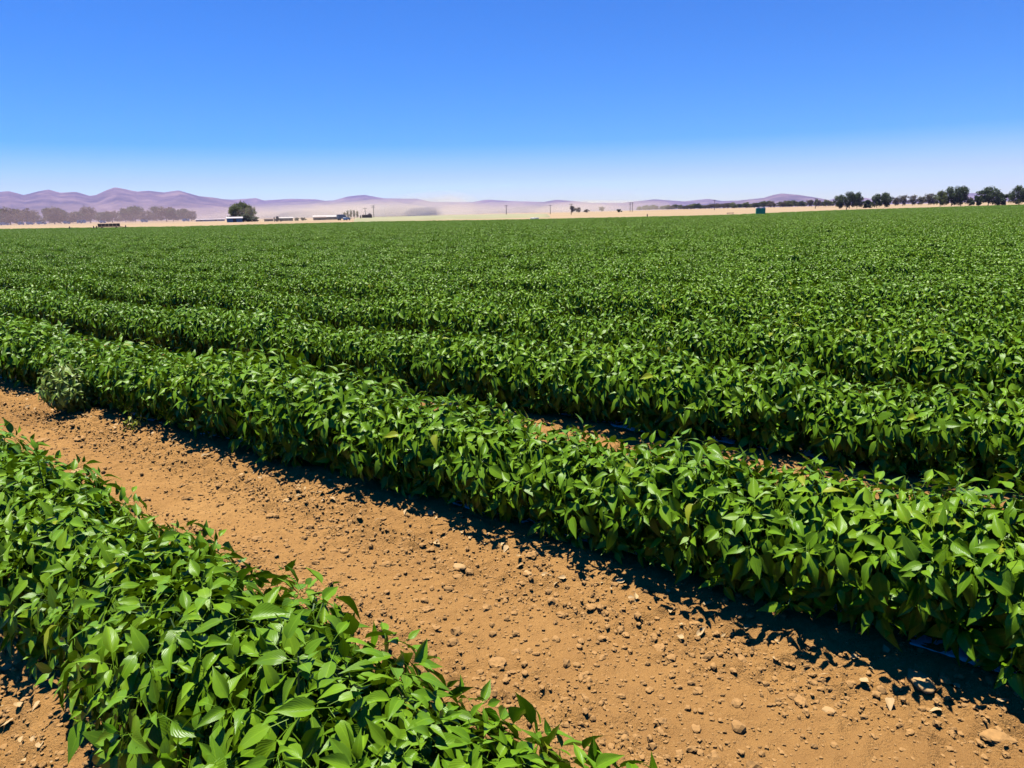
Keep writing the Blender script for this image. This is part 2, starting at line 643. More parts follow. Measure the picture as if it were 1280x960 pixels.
ORD = ['nearest', 'second', 'third', 'fourth', 'fifth', 'sixth', 'seventh']
ROWTXT = ['nearest crop row, at the bottom left',
          'second crop row, beyond the bare soil',
          'third crop row from the photographer',
          'fourth crop row from the photographer',
          'fifth crop row from the photographer',
          'sixth crop row, right of centre']
STEP = 0.31
cand = []
for r in range(6):
    v = ROW0 + r * ROWS
    for kk in range(-10, 170):
        u = kk * STEP + 0.13 * r
        x, y = uv2xy(np.array(u), row_v(r, u))
        if y < 0.4:
            continue
        px, py = project([x, y, 0.3])
        if -90 < px < 1370 and py < 1080:
            cand.append((r, u, float(np.hypot(x, y))))
full = [c for c in cand if c[0] < 5]
rest = sorted([c for c in cand if c[0] == 5], key=lambda c: c[2])[:max(0, 298 - len(full))]
indiv = full + rest
print('individual plants', len(indiv), 'of', len(cand))
covered = {r: (min(c[1] for c in indiv if c[0] == r), max(c[1] for c in indiv if c[0] == r)) for r in set(c[0] for c in indiv)}
PALE_U = 8.05      # the pale variegated plant at a break in the second row
proto = {}
for n_, (r, u, dist) in enumerate(indiv):
    v = float(row_v(r, u)) + rng.normal(0, 0.02)
    s = (0.98 if r == 0 else 1.04) * float(rng.uniform(0.93, 1.10) * (1.0 + 0.06 * math.sin(u * 1.3 + r * 2.1)))
    xy = uv2xy(np.array(u + rng.normal(0, 0.03)), np.array(v))
    vi = int(rng.integers(NVAR))
    rz = float(rng.uniform(0, 6.283))
    if vi not in proto:
        e = empty('pepper_plant', (xy[0], xy[1], 0.05), rz, (s, s, s * 1.07))
        link('foliage', plant_meshes[vi][0], e)
        link('stem', plant_meshes[vi][1], e)
        proto[vi] = e
    else:
        e = copy_tree(proto[vi])
        e.location = (xy[0], xy[1], 0.05)
        e.rotation_euler = (0, 0, rz)
    w = (1.0, 1.0, 0.94, 0.88, 0.86, 0.85)[r]
    e.scale = (s * w, s * w, s * 1.07)
    tag(e, 'leafy green pepper plant in the ' + ROWTXT[r], 'pepper plant', 'pepper plants of the %s crop row' % ORD[r])

# special plants
parrs, PP = plant_leaves(n=46, per=8, a=0.24, b=0.2, zc=0.24, Lmax=0.10)
sp_ = empty('pepper_plant', tuple(soil_at(92, 521)) , 0.4)
sp_.location.z = 0.03
link('foliage', leaf_mesh('foliage', parrs, M['pale_leaf']), sp_)
link('stem', stem_mesh(PP), sp_)
tag(sp_, 'pale whitish variegated plant bulging from the second row onto the soil', 'pepper plant')


def weed(loc, label, tall, n):
    e = empty('weed', loc)
    P = rng.normal(0, 1, (n, 3)) * np.array([0.045, 0.045, 0.0]) + np.array([0, 0, 1]) * rng.uniform(0.03, tall, n)[:, None]
    ax = norm(np.stack([rng.normal(0, 0.5, n), rng.normal(0, 0.5, n), np.ones(n)], -1))
    arr = leaf_arrays(*shoots(P, ax, 6, 0.055, rng.uniform(0.3, 0.9, n)))
    link('foliage', leaf_mesh('foliage', arr, M['weed_leaf']), e)
    b = MB()
    for p in P:
        b.path([(0, 0, -0.02), (p[0] * 0.5, p[1] * 0.5, p[2] * 0.5), tuple(p)], [0.004, 0.003, 0.002], 5)
    b.build('stem', M['stem'], e)
    tag(e, label, 'weed')


weed(tuple(soil_at(172, 547)), 'small yellow green weed on the soil edge before the second row', 0.20, 9)
w2 = uv2xy(np.array(2.55), np.array(ROW0 + 2 * ROWS + 0.33))
weed((w2[0], w2[1], 0.05), 'yellow green weed poking above the third crop row', 0.60, 12)

# the rest of the crop: row clumps instanced inside one object
protos = []
for q in range(4):
    protos.append(plant_leaves(True, 260, 8, 0.325, 0.14, 0.37, 0.108, stretch=0.5, inner=0.15)[0])
for q in range(5):
    protos.append(plant_leaves(False, 140, 7, 0.32, 0.13, 0.38, 0.12, stretch=0.5, inner=0.0)[0])
NH, NL = 4, 5
pts, rots, scl, vid = [], [], [], []
r = 0
vmax = 420
while ROW0 + r * ROWS < vmax:
    v = ROW0 + r * ROWS
    stepm = 0.95 if v < 60 else 0.98
    us = np.arange(-260, 560, stepm) + rng.uniform(0, 1)
    if r in covered:       # carry on exactly where the single plants stop
        lo, hi_ = covered[r]
        us = np.concatenate([np.arange(lo - 0.62, -260, -stepm), np.arange(hi_ + 0.62, 560, stepm)])
    xy = uv2xy(us, row_v(r, us) + rng.normal(0, 0.03, len(us)))
    x, y = xy[:, 0], xy[:, 1]
    D = np.hypot(x, y)
    ok = (y > 0.62 * np.abs(x) - 4) & (y > -1.0) & (D < field_edge(x, y)) & ((D > 0.8))
    x, y, D, us = x[ok], y[ok], D[ok], us[ok]
    n = len(x)
    if n:
        z = ground_z(D) + 0.05
        pts.append(np.stack([x, y, z], -1))
        flip = rng.integers(0, 2, n) * math.pi
        rots.append(np.stack([np.zeros(n), np.zeros(n), ROW_ROT + flip], -1))
        s = rng.uniform(0.86, 1.12, n) * rng.uniform(0.96, 1.05)
        scl.append(np.stack([np.ones(n) * 1.03, s * 0.84, s * 1.07], -1))
        vid.append(np.where(D < 42, rng.integers(0, NH, n), NH + rng.integers(0, NL, n)))
    r += 1
pts, rots, scl, vid = map(np.concatenate, (pts, rots, scl, vid))
print('row clumps', len(pts))
pv, pq, pu, pt = cat(protos)
ids = np.concatenate([np.full(len(p[0]), i) for i, p in enumerate(protos)])
nproto = len(pv)
me = mesh_np('pepper_crop', np.concatenate([pv, pts]), pq, mat=M['leaf'], smooth=True)
lay = me.uv_layers.new(name='UVMap')
lay.data.foreach_set('uv', pu[pq.ravel()].astype(np.float32).ravel())


def pattr(me, name, typ, key, a):
    t = me.attributes.new(name, typ, 'POINT')
    t.data.foreach_set(key, np.ascontiguousarray(a).ravel())


K = len(pts)
pattr(me, 'tone', 'FLOAT', 'value', np.concatenate([pt, np.zeros(K)]).astype(np.float32))
pattr(me, 'kindid', 'INT', 'value', np.concatenate([ids, np.full(K, -1)]).astype(np.int32))
pattr(me, 'vid', 'INT', 'value', np.concatenate([np.zeros(nproto), vid]).astype(np.int32))
pattr(me, 'rot', 'FLOAT_VECTOR', 'vector', np.concatenate([np.zeros((nproto, 3)), rots]).astype(np.float32))
pattr(me, 'scl', 'FLOAT_VECTOR', 'vector', np.concatenate([np.ones((nproto, 3)), scl]).astype(np.float32))
crop = link('pepper_crop', me)
crop['kind'] = 'stuff'
crop['label'] = 'dense green pepper crop filling the far rows of the field'
crop['category'] = 'crop'
ng = bpy.data.node_groups.new('crop_rows', 'GeometryNodeTree')
ng.interface.new_socket('Geometry', in_out='INPUT', socket_type='NodeSocketGeometry')
ng.interface.new_socket('Geometry', in_out='OUTPUT', socket_type='NodeSocketGeometry')
gi, go = ng.nodes.new('NodeGroupInput'), ng.nodes.new('NodeGroupOutput')
L_ = ng.links.new


def named(nm, typ):
    a = ng.nodes.new('GeometryNodeInputNamedAttribute')
    a.data_type = typ
    a.inputs['Name'].default_value = nm
    return [o for o in a.outputs if o.enabled and o.name == 'Attribute'][0]


kid = named('kindid', 'INT')


def sep(k):
    c = ng.nodes.new('FunctionNodeCompare')
    c.data_type = 'INT'
    c.operation = 'EQUAL'
    A = [i for i in c.inputs if i.enabled and i.name == 'A'][0]
    B = [i for i in c.inputs if i.enabled and i.name == 'B'][0]
    L_(kid, A)
    B.default_value = k
    s = ng.nodes.new('GeometryNodeSeparateGeometry')
    s.domain = 'POINT'
    L_(gi.outputs[0], s.inputs['Geometry'])
    L_(c.outputs['Result'], s.inputs['Selection'])
    return s.outputs['Selection']


join = ng.nodes.new('GeometryNodeJoinGeometry')
for k in reversed(range(NH + NL)):
    g2 = ng.nodes.new('GeometryNodeGeometryToInstance')
    L_(sep(k), g2.inputs[0])
    L_(g2.outputs[0], join.inputs[0])
iop = ng.nodes.new('GeometryNodeInstanceOnPoints')
L_(sep(-1), iop.inputs['Points'])
L_(join.outputs[0], iop.inputs['Instance'])
iop.inputs['Pick Instance'].default_value = True
L_(named('vid', 'INT'), iop.inputs['Instance Index'])
e2r = ng.nodes.new('FunctionNodeEulerToRotation')
L_(named('rot', 'FLOAT_VECTOR'), e2r.inputs[0])
L_(e2r.outputs[0], iop.inputs['Rotation'])
L_(named('scl', 'FLOAT_VECTOR'), iop.inputs['Scale'])
L_(iop.outputs[0], go.inputs[0])
md = crop.modifiers.new('rows', 'NODES')
md.node_group = ng

# ------------------------------------------------------------------ ground
ths = np.linspace(0, 2 * math.pi, 361)[:-1]
rad = np.concatenate([[0.01], np.geomspace(1, 14000, 110)])
R, TH = np.meshgrid(rad, ths, indexing='ij')
gx, gy = R * np.sin(TH), R * np.cos(TH)
gz = ground_z(R) - 0.03 + np.where(R > 350, fbm(gx / 260, gy / 260, 3) * np.clip((R - 350) / 700, 0, 1) * 1.6, 0)
i, j = np.meshgrid(np.arange(len(rad) - 1), np.arange(360), indexing='ij')
a = (i * 360 + j).ravel(); b_ = (i * 360 + (j + 1) % 360).ravel()
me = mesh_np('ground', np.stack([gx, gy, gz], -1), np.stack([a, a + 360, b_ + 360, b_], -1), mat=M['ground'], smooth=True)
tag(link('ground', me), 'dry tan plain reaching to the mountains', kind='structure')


def bed_profile(v):
    """low raised beds under the rows"""
    d = np.abs((v - ROW0 + ROWS / 2) % ROWS - ROWS / 2)
    return 0.075 * np.clip((0.62 - d) / 0.30, 0, 1) ** 1.2


def soil_h(u, v):
    d = np.abs((v - ROW0 + ROWS / 2) % ROWS - ROWS / 2)
    rough = 0.35 + 0.9 * np.clip(1 - np.abs(d - 0.58) / 0.28, 0, 1)
    h = bed_profile(v) + 0.035 * fbm(u * 1.3, v * 1.6, 3)
    n = fbm(u * 9, v * 9, 4, 0.6)
    h = h + (0.3 + 0.7 * rough) * 0.040 * np.abs(fbm(u * 30 + 3, v * 30 + 8, 3))
    h = h + rough * (0.062 * n + 0.045 * np.maximum(fbm(u * 16 + 31, v * 16 + 7, 3), 0.0) * 2)
    return h + 0.006


su = np.concatenate([np.arange(-4.5, -1.0, 0.025), np.arange(-1.0, 12.0, 0.0125)])
sv = np.concatenate([np.arange(0.2, 3.4, 0.0125), np.arange(3.4, 6.1, 0.03)])
SU, SV = np.meshgrid(su, sv, indexing='ij')
hz = soil_h(SU, SV)
edge = np.minimum(np.minimum(SU - su[0], su[-1] - SU), np.minimum(SV - sv[0], sv[-1] - SV))
hz = hz * np.clip(edge / 0.3, 0, 1) - 0.06 * np.clip(1 - edge / 0.3, 0, 1)
xy = uv2xy(SU, SV)
i, j = np.meshgrid(np.arange(len(su) - 1), np.arange(len(sv) - 1), indexing='ij')
a = (i * len(sv) + j).ravel()
me = mesh_np('soil', np.concatenate([xy, hz[..., None]], -1), np.stack([a, a + 1, a + len(sv) + 1, a + len(sv)], -1)[:, ::-1], mat=M['soil'], smooth=True)
tag(link('soil', me), 'bare orange brown cloddy soil between the rows', kind='structure')

# a pale green field far beyond the crop, in front of the dust
fx, fr = np.meshgrid(np.linspace(440, 690, 40), np.linspace(0, 1, 25), indexing='ij')
fr = 300 + fr * (15 + 200 * np.sqrt(np.clip(1 - ((fx - 545) / 146) ** 2, 0, 1)))
dirs = np.array([azimuth_dir(p) for p in fx[:, 0]])
P = np.concatenate([dirs[:, None, :] * fr[..., None], (ground_z(fr) + 0.9 + 0.2 * fbm(fx / 8, fr / 20, 3))[..., None]], -1)
P[0, :, 2] -= 1.5; P[-1, :, 2] -= 1.5; P[:, 0, 2] -= 1.5; P[:, -1, 2] -= 1.5
i, j = np.meshgrid(np.arange(39), np.arange(24), indexing='ij')
a = (i * 25 + j).ravel()
me = mesh_np('field', P, np.stack([a, a + 25, a + 26, a + 1], -1), mat=M['field'], smooth=True)
tag(link('field', me), 'pale green field far beyond the pepper rows', kind='structure')


# ------------------------------------------------------------------ clods, rocks, litter, mulch
def ico(sub):
    import bmesh
    bm = bmesh.new()
    bmesh.ops.create_icosphere(bm, subdivisions=sub, radius=1)
    v = np.array([x.co[:] for x in bm.verts]); f = np.array([[q.index for q in p.verts] for p in bm.faces])
    bm.free()
    return v, f


def lumpy(v, amp=0.35, fr=1.3):
    o = rng.uniform(0, 90, 3)
    k = 1 + amp * 2 * (fbm(v[:, 0] * fr + o[0] + v[:, 2] * 0.7, v[:, 1] * fr + o[1] - v[:, 2] * 0.9, 3))
    k = k + amp * 0.9 * fbm(v[:, 0] * fr * 2.7 + o[1], v[:, 1] * fr * 2.7 + v[:, 2] * 2.3 + o[2], 2)
    return v * k[:, None] * rng.uniform(0.65, 1.3, 3)


iv1, if1 = ico(1)
iv2, if2 = ico(2)
iv3, if3 = ico(3)


def scatter_lumps(n, usr, vsr, size, prob):
    out_v, out_f, off = [], [], 0
    cnt = 0
    while cnt < n:
        u, v = rng.uniform(*usr), rng.uniform(*vsr)
        if rng.random() > prob(u, v):
            continue
        s = size()
        base, fc = (iv2, if2) if s > 0.009 else (iv1, if1)
        g = lumpy(base, 0.6) * s
        g[:, 2] *= 0.75
        h = float(soil_h(np.array(u), np.array(v)))
        x, y = uv2xy(np.array(u), np.array(v))
        out_v.append(g + np.array([x, y, h + s * 0.3])); out_f.append(fc + off); off += len(g)
        cnt += 1
    return np.concatenate(out_v), np.concatenate(out_f)


def bare(u, v):
    d = abs((v - ROW0 + ROWS / 2) % ROWS - ROWS / 2)
    p = 0.25 + 0.75 * math.exp(-((d - 0.6) / 0.14) ** 2)
    return (0.0 if d < 0.30 else p) * (0.35 + 1.3 * max(0.0, float(vnoise(np.array(u * 1.7 + 9), np.array(v * 2.3 + 3))) - 0.1)) * math.exp(-max(0, u - 3) * 0.12)


cv, cf = scatter_lumps(40000, (-3.0, 11), (0.35, 3.2), lambda: min(0.020, 0.0047 * math.exp(rng.normal(0, 0.50))), bare)
tag(link('soil_clods', mesh_np('soil_clods', cv, cf, mat=M['clod'], smooth=False)), 'small clods and crumbs of dry soil strewn over the furrow', 'clods', kind='stuff')

ROCKS = [(1150, 868, 0.062, 'rock', 'flat tan rock at the shadow edge, lower right of the bare soil'),
         (97, 592, 0.060, 'rock', 'rounded tan rock beside the nearest row, left part of the furrow'),
         (52, 551, 0.050, 'clod', 'dark clod just behind the tip of the nearest row'),
         (100, 551, 0.050, 'clod', 'dark brown clod left of the furrow middle, beyond the nearest row'),
         (360, 632, 0.040, 'rock', 'pale stone in the middle of the furrow, left half'),
         (340, 650, 0.040, 'clod', 'broken brown clod beside the pale furrow stone'),
         (575, 715, 0.036, 'rock', 'pale stone at the centre of the bare furrow'),
         (622, 832, 0.046, 'clod', 'large brown clod close to the nearest row, bottom centre'),
         (702, 770, 0.036, 'clod', 'grey brown clod right of the furrow centre'),
         (740, 766, 0.034, 'clod', 'second grey brown clod right of the furrow centre'),
         (660, 724, 0.026, 'rock', 'small whitish stone below the second row'),
         (825, 812, 0.028, 'clod', 'small dark clod alone on smooth soil, right of centre'),
         (1000, 880, 0.030, 'clod', 'dark clod alone on smooth soil, lower right'),
         (1245, 932, 0.050, 'clod', 'dark clod at the bottom right corner'),
         (1035, 893, 0.026, 'rock', 'small tan stone beside the dark clod, lower right'),
         (205, 536, 0.055, 'rock', 'pale clod at the soil edge right of the yellow weed'),
         (518, 640, 0.05, 'rock', 'pale crusty lump at the foot of the second row'),
         (535, 765, 0.034, 'clod', 'brown clod beyond the edge of the nearest row')]
for px, py, s, mt, lab in ROCKS:
    p = soil_at(px, py)
    uu, vv = float(p.x * U[0] + p.y * U[1]), float(p.x * V[0] + p.y * V[1])
    g = lumpy(iv3, 0.24 if mt == 'rock' else 0.38, 1.7) * s * np.array([0.85, 0.62, 0.34])
    o = link('rock' if mt == 'rock' else 'soil_clod', mesh_np('rock', g, if3, mat=M[mt], smooth=(mt == 'rock')))
    o.location = (p.x, p.y, float(soil_h(np.array(uu), np.array(vv))) + s * 0.08)
    o.rotation_euler = (0, 0, rng.uniform(0, 6))
    tag(o, lab, 'rock' if mt == 'rock' else 'clod')

# dry leaf litter along the bed edges
n = 480
rr = rng.integers(0, 2, n)
lu = rng.uniform(-2.5, 9.5, n)
lv = np.where(rr == 0, row_v(0, lu), row_v(1, lu)) - 0.36 + rng.normal(0, 0.05, n)
xy = uv2xy(lu, lv)
base = np.concatenate([xy, (soil_h(lu, lv) + 0.012)[:, None]], -1)
d = np.stack([rng.normal(0, 1, n), rng.normal(0, 1, n), rng.normal(0, 0.15, n)], -1)
nr = np.stack([rng.normal(0, 0.35, n), rng.normal(0, 0.35, n), np.ones(n)], -1)
Ll = rng.uniform(0.012, 0.055, n)
arr = leaf_arrays(base, d, nr, Ll, Ll * rng.uniform(0.3, 0.75, n), rng.random(n), True, rng.uniform(-0.3, 0.5, n), petiole=False)
tag(link('leaf_litter', leaf_mesh('leaf_litter', arr, M['litter'])), 'dry pale leaf litter and crust along the foot of the rows', 'litter', kind='stuff')

# plastic mulch film lying under the rows
MTXT = ['white plastic mulch film under the nearest crop row', 'white plastic mulch film under the second crop row', 'white plastic mulch film under the third crop row, seen between two rows',
        'white plastic mulch film under the fourth crop row']
for r in range(4):
    mu = np.arange(-4.0, 12 + 5 * r, 0.035)
    mw = np.linspace(-1, 1, 25)
    MU, MWs = np.meshgrid(mu, mw, indexing='ij')
    c = row_v(r, MU)
    half = 0.115 + 0.32 * fbm(MU * 0.9 + 40 * r, MWs * 0 + np.sign(MWs) * 5, 4)
    half = np.maximum(half, 0.04)
    MV = c + MWs * half
    h = bed_profile(MV) + 0.004 + 0.045 * np.abs(fbm(MU * 7 + 11 * r, MV * 9, 4)) + 0.010 * fbm(MU * 20, MV * 20, 2)
    h = h - 0.05 * np.clip((np.abs(MWs) - 0.93) / 0.07, 0, 1)
    xy = uv2xy(MU, MV)
    i, j = np.meshgrid(np.arange(len(mu) - 1), np.arange(24), indexing='ij')
    a = (i * 25 + j).ravel()
    o = link('plastic_mulch', mesh_np('plastic_mulch', np.concatenate([xy, h[..., None]], -1), np.stack([a, a + 25, a + 26, a + 1], -1), mat=M['mulch'], smooth=True))
    tag(o, MTXT[r], 'mulch film', 'plastic mulch films under the rows')

# ------------------------------------------------------------------ mountains
RANGES = [
    ('mountain_range', 'long purple mountain range with rounded peaks on the left', 9000, 2600,
     [(-320, 246), (-240, 238), (-160, 243), (-90, 236), (-40, 242), (0, 239), (11, 238), (30, 243), (45, 239), (60, 236), (75, 240), (94, 239), (112, 244), (120, 243), (132, 237.5), (144, 233.5), (156, 235.5), (171, 239), (187, 238), (204, 240), (223, 237.5), (232, 240), (250, 245), (271, 247), (300, 252), (340, 262), (380, 276)]),
    ('mountain_range', 'low pale mountain ridge behind the dust at the centre', 11500, 2500,
     [(240, 262), (271, 248), (291, 249), (307, 248), (320, 247), (330, 250), (362, 248), (393, 248.4), (407, 250.5), (417, 250), (435, 245), (456, 243), (466, 245), (480, 247.4), (521, 248), (541, 252), (591, 252), (609, 249), (644, 251), (679, 252), (696, 250), (740, 254), (800, 262)]),
    ('mountain_range', 'violet mountain ridge right of centre behind the tree line', 10000, 2200,
     [(640, 268), (660, 258), (679, 252), (696, 249), (716, 250.6), (740, 253), (776, 253), (800, 250.5), (818, 248.5), (855, 251), (886, 248), (903, 250.6), (921, 250), (940, 254), (980, 262)]),
    ('hill', 'flat topped purple hill right of centre', 8200, 1500,
     [(890, 262), (915, 252), (923, 250), (955, 246.5), (966, 243), (977, 241), (997, 242.6), (1019, 246), (1036, 249), (1060, 256)]),
    ('hill', 'low faint hills behind the trees on the right', 10500, 1800,
     [(1010, 262), (1030, 252), (1048, 245.5), (1066, 247), (1082, 246.5), (1100, 250), (1160, 249), (1195, 244), (1213, 240.5), (1225, 241), (1250, 246), (1280, 246), (1340, 240), (1420, 236), (1500, 242), (1600, 250)]),
]
for nm, lab, Rm, dep, prof in RANGES:
    px = np.arange(prof[0][0], prof[-1][0] + 0.1, 0.9)
    py = np.interp(px, [p[0] for p in prof], [p[1] for p in prof])
    k = np.array([0.1, 0.2, 0.4, 0.2, 0.1]); pyp = np.pad(py, 2, 'edge'); py = np.convolve(pyp, k, 'valid')
    dd = np.array([ray(a_, b_) for a_, b_ in zip(px, py)])
    hd = np.linalg.norm(dd[:, :2], axis=1)
    H = CAMH + dd[:, 2] / hd * Rm
    dirs = dd[:, :2] / hd[:, None]
    sdep = np.linspace(-1, 1, 61)
    xx = dirs[:, None, :] * (Rm + sdep * dep)[None, :, None]
    # spurs run down from the crest towards the viewer
    f1 = 0.5 - np.abs(fbm(xx[..., 0] / 700, xx[..., 1] / 700, 5))*2
    wob = fbm(xx[..., 0] / 1500, xx[..., 1] / 1500, 3) * 0.5
    sdw = np.clip(np.abs(sdep[None, :]), 0, 1)
    fall = (1 - sdw) ** 1.25 
    zg = ground_z(Rm)
    Z = (H - zg)[:, None] * fall * (1 + (1.0 * f1 + wob) * sdw ** 0.7 * (1 - sdw)) + zg - 6 - 40 * (sdw >= 1)
    i, j = np.meshgrid(np.arange(len(px) - 1), np.arange(60), indexing='ij')
    a = (i * 61 + j).ravel()
    o = link(nm, mesh_np(nm, np.concatenate([xx, Z[..., None]], -1), np.stack([a, a + 61, a + 62, a + 1], -1), mat=M['mountain'], smooth=True))
    tag(o, lab, kind='structure')


# ------------------------------------------------------------------ trees
def tree_meshes(lobes, h, crown_mat, leaf=0.34, dens=1.0, trunk_r=0.22, bare_h=0.18, nm='tree'):
    """lobes: (x, y, z, rx, rz) fractions of the height; returns crown and trunk meshes of height h"""
    P, Nn, tone = [], [], []
    for x, y, z, rx, rz in lobes:
        n = int(430 * dens * (rx * rx * rz / 0.02) ** 0.66) + 60
        d = norm(rng.normal(0, 1, (n, 3)))
        rad = rng.uniform(0.25, 1.0, n) ** 0.7
        rad *= 0.78 + 0.55 * (fbm(d[:, 0] * 2 + x * 9 + 50, d[:, 1] * 2 + d[:, 2] * 2 + z * 7 + 50, 3) + 0.4)
        P.append((np.array([x, y, z]) + d * rad[:, None] * np.array([rx, rx, rz])) * h)
        Nn.append(d)
        tone.append(np.clip(0.35 + rng.normal(0, 0.2, n) + rng.normal(0, 0.08), 0, 1))
    P, Nn, tone = map(np.concatenate, (P, Nn, tone))
    ok = P[:, 2] > 0.05 * h
    P, Nn, tone = P[ok], Nn[ok], tone[ok]
    n = len(P)
    dr = norm(rng.normal(0, 1, (n, 3)) + Nn * 0.4 + np.array([0, 0, -0.2]))
    s = leaf * rng.uniform(0.7, 1.4, n)
    arr = leaf_arrays(P, dr, Nn + rng.normal(0, 0.5, (n, 3)), s * 1.5, s, tone, False)
    crown = leaf_mesh('crown', arr, crown_mat)
    b = MB()
    b.path([(0, 0, -0.3), (0.01 * h, 0, 0.10 * h), (-0.01 * h, 0.01 * h, bare_h * h + 0.05 * h)], [trunk_r, trunk_r * 0.75, trunk_r * 0.6], 8)
    for x, y, z, rx, rz in lobes:
        b.path([(-0.01 * h, 0.01 * h, bare_h * h), (x * h * 0.55, y * h * 0.55, (bare_h + (z - bare_h) * 0.5) * h), (x * h, y * h, z * h)], [trunk_r * 0.5, trunk_r * 0.33, trunk_r * 0.12], 6)
    me = bpy.data.meshes.new('trunk')
    me.from_pydata([tuple(q) for q in np.concatenate(b.v)], [], b.f)
    me.materials.append(M['bark'])
    me.update()
    return crown, me


def rnd_lobes(n, wide, top=1.0, low=0.16):
    L = []
    for i in range(n):
        a = 2.4 * i + rng.uniform(-0.4, 0.4)
        z = low + (top - 0.16 - low) * (i + 0.5) / n
        r_ = wide * (1 - 0.9 * min(1, abs((z - 0.42) / 0.5)) ** 2) * rng.uniform(0.35, 1.05)
        rx = rng.uniform(0.10, 0.20) * (0.75 + wide)
        L.append((r_ * math.cos(a), r_ * math.sin(a), z + rng.uniform(-0.05, 0.05), rx, rng.uniform(0.11, 0.2)))
    L.append((0, 0, 0.5, 0.16 * (0.75 + wide), 0.3))
    return L


TREE = {}
for i in range(3):
    TREE['dark%d' % i] = tree_meshes(rnd_lobes(15, 0.40), 10, M['crown_dark'], 0.30, 1.2)
    TREE['olive%d' % i] = tree_meshes(rnd_lobes(14, 0.36), 10, M['crown_olive'], 0.30, 1.2)
    TREE['dry%d' % i] = tree_meshes(rnd_lobes(9, 0.30), 10, M['crown_dry'], 0.32, 0.7)
    TREE['poplar%d' % i] = tree_meshes([(0, 0, z, 0.09, 0.16) for z in (0.3, 0.5, 0.7, 0.84)] + [(0.05, 0.03, 0.4, 0.08, 0.14), (-0.05, -0.02, 0.55, 0.07, 0.14)], 10, M['crown_olive'], 0.26, 1.0, 0.15)
for i in range(2):
    TREE['shrub%d' % i] = tree_meshes(rnd_lobes(8, 0.5, 1.0, 0.02), 3, M['crown_dark'], 0.22, 1.0, 0.06, 0.05)
    TREE['dryshrub%d' % i] = tree_meshes(rnd_lobes(7, 0.55, 1.0, 0.02), 3, M['crown_dry'], 0.2, 0.8, 0.06, 0.05)
TREE0 = {}


def tree(kind, px, D, hpx, wpx, label, cat='tree', group=None, name=None):
    """a tree standing in photo column px, hpx high and wpx wide as seen from range D"""
    base_h = 3.0 if 'shrub' in kind else 10.0
    h = hpx / F * D
    crown, trunk = TREE[kind]
    if kind not in TREE0:
        co = np.empty(len(crown.vertices) * 3, np.float32)
        crown.vertices.foreach_get('co', co)
        co = co.reshape(-1, 3)
        TREE0[kind] = (np.ptp(co[:, 0]), co[:, 2].max())
    w0, h0 = TREE0[kind]
    e = empty(name or ('shrub' if 'shrub' in kind else 'tree'), at(px, D), rng.uniform(0, 6.28), (1, 1, 1))
    sx = wpx / F * D / w0
    e.scale = (sx, sx, h / h0)
    link('crown', crown, e)
    link('trunk', trunk, e)
    tag(e, label, cat, group)
    return e


# right-hand field trees
tree('dark0', 1049, 415, 16, 15, 'small dark tree at the left foot of the dark clump right of the hill')
tree('dark1', 1062, 420, 19, 16, 'dark rounded tree in the clump right of the hill')
tree('dark2', 1071, 425, 18.5, 14, 'dark tree on the right side of the first dark clump')
tree('dark2', 1096, 420, 16, 13, 'dark tree, left half of the pair in the second dark clump')
tree('dark0', 1106, 424, 17, 16, 'dark tree, right half of the pair in the second dark clump')
tree('shrub0', 1084, 430, 9, 11, 'low dark shrub between the first two dark clumps of trees', 'shrub')
for i, (px, h_, w_) in enumerate([(1119, 10, 9), (1128, 12, 12), (1140, 12, 13), (1151, 10, 9), (1160, 13, 13), (1167, 9, 8)]):
    tree('dry%d' % (i % 3), px, 560, h_, w_, 'hazy brown half bare tree between the dark tree clumps on the right', 'tree', 'brown trees on the right')
tree('olive1', 1175, 420, 18, 15, 'greener tree leaning on the left of the widest dark tree')
tree('dark1', 1189, 425, 21, 22, 'widest dark tree on the right, left half')
tree('dark0', 1201, 430, 21, 19, 'widest dark tree on the right, right half')
tree('dryshrub0', 1214, 440, 9, 10, 'pale dry shrub right of the widest dark tree', 'shrub')
tree('shrub1', 1222, 430, 11, 11, 'dark shrub at the left foot of the tall tree near the right edge', 'shrub')
tree('dark2', 1235, 420, 20, 22, 'tall dark tree near the right edge')
tree('shrub0', 1250, 425, 13, 13, 'rounded dark bush right of the tall tree near the right edge', 'shrub')
tree('dark1', 1273, 400, 20, 20, 'dark green tree cut by the right edge')
tree('olive0', 1290, 405, 19, 20, 'green tree at the right edge behind the last dark tree')

# far tree line right of centre
tl = 0
for px in np.arange(799, 1040, 4.6):
    k = (px - 799) / 240
    tree(['olive0', 'dry1', 'dark2', 'olive2', 'dry0'][int(rng.integers(5))], px + rng.uniform(-1.5, 1.5), 900 + 120 * rng.random() - 150 * k, rng.uniform(4.5, 8) * (0.8 + 0.35 * k), rng.uniform(7, 12),
         'hazy small tree in the long tree line under the mountains right of centre', 'tree', 'trees of the far tree line')
# left hazy trees
LT = [(3, 17, 14), (14, 20, 16), (24, 17, 14), (34, 18, 15), (43, 14, 12), (62, 18, 11), (69, 20, 14), (77, 18, 12), (88, 13, 12), (97, 14, 12), (106, 16, 11), (114, 20, 15), (131, 13, 12),
      (141, 14, 12), (158, 17, 14), (170, 19, 18), (182, 14, 12), (197, 18, 14), (209, 18, 15), (217, 16, 12), (230, 15, 12), (240, 13, 11), (-12, 18, 16), (-28, 17, 16)]
for i, (px, h_, w_) in enumerate(LT):
    tree(['dark0', 'dry2', 'dark1', 'dry0', 'dark2'][i % 5], px, 760 + rng.uniform(-40, 60), h_ * 0.93, w_ * 1.5,
         'hazy purple grey tree in the dusty tree belt on the left', 'tree', 'trees of the dusty belt on the left')
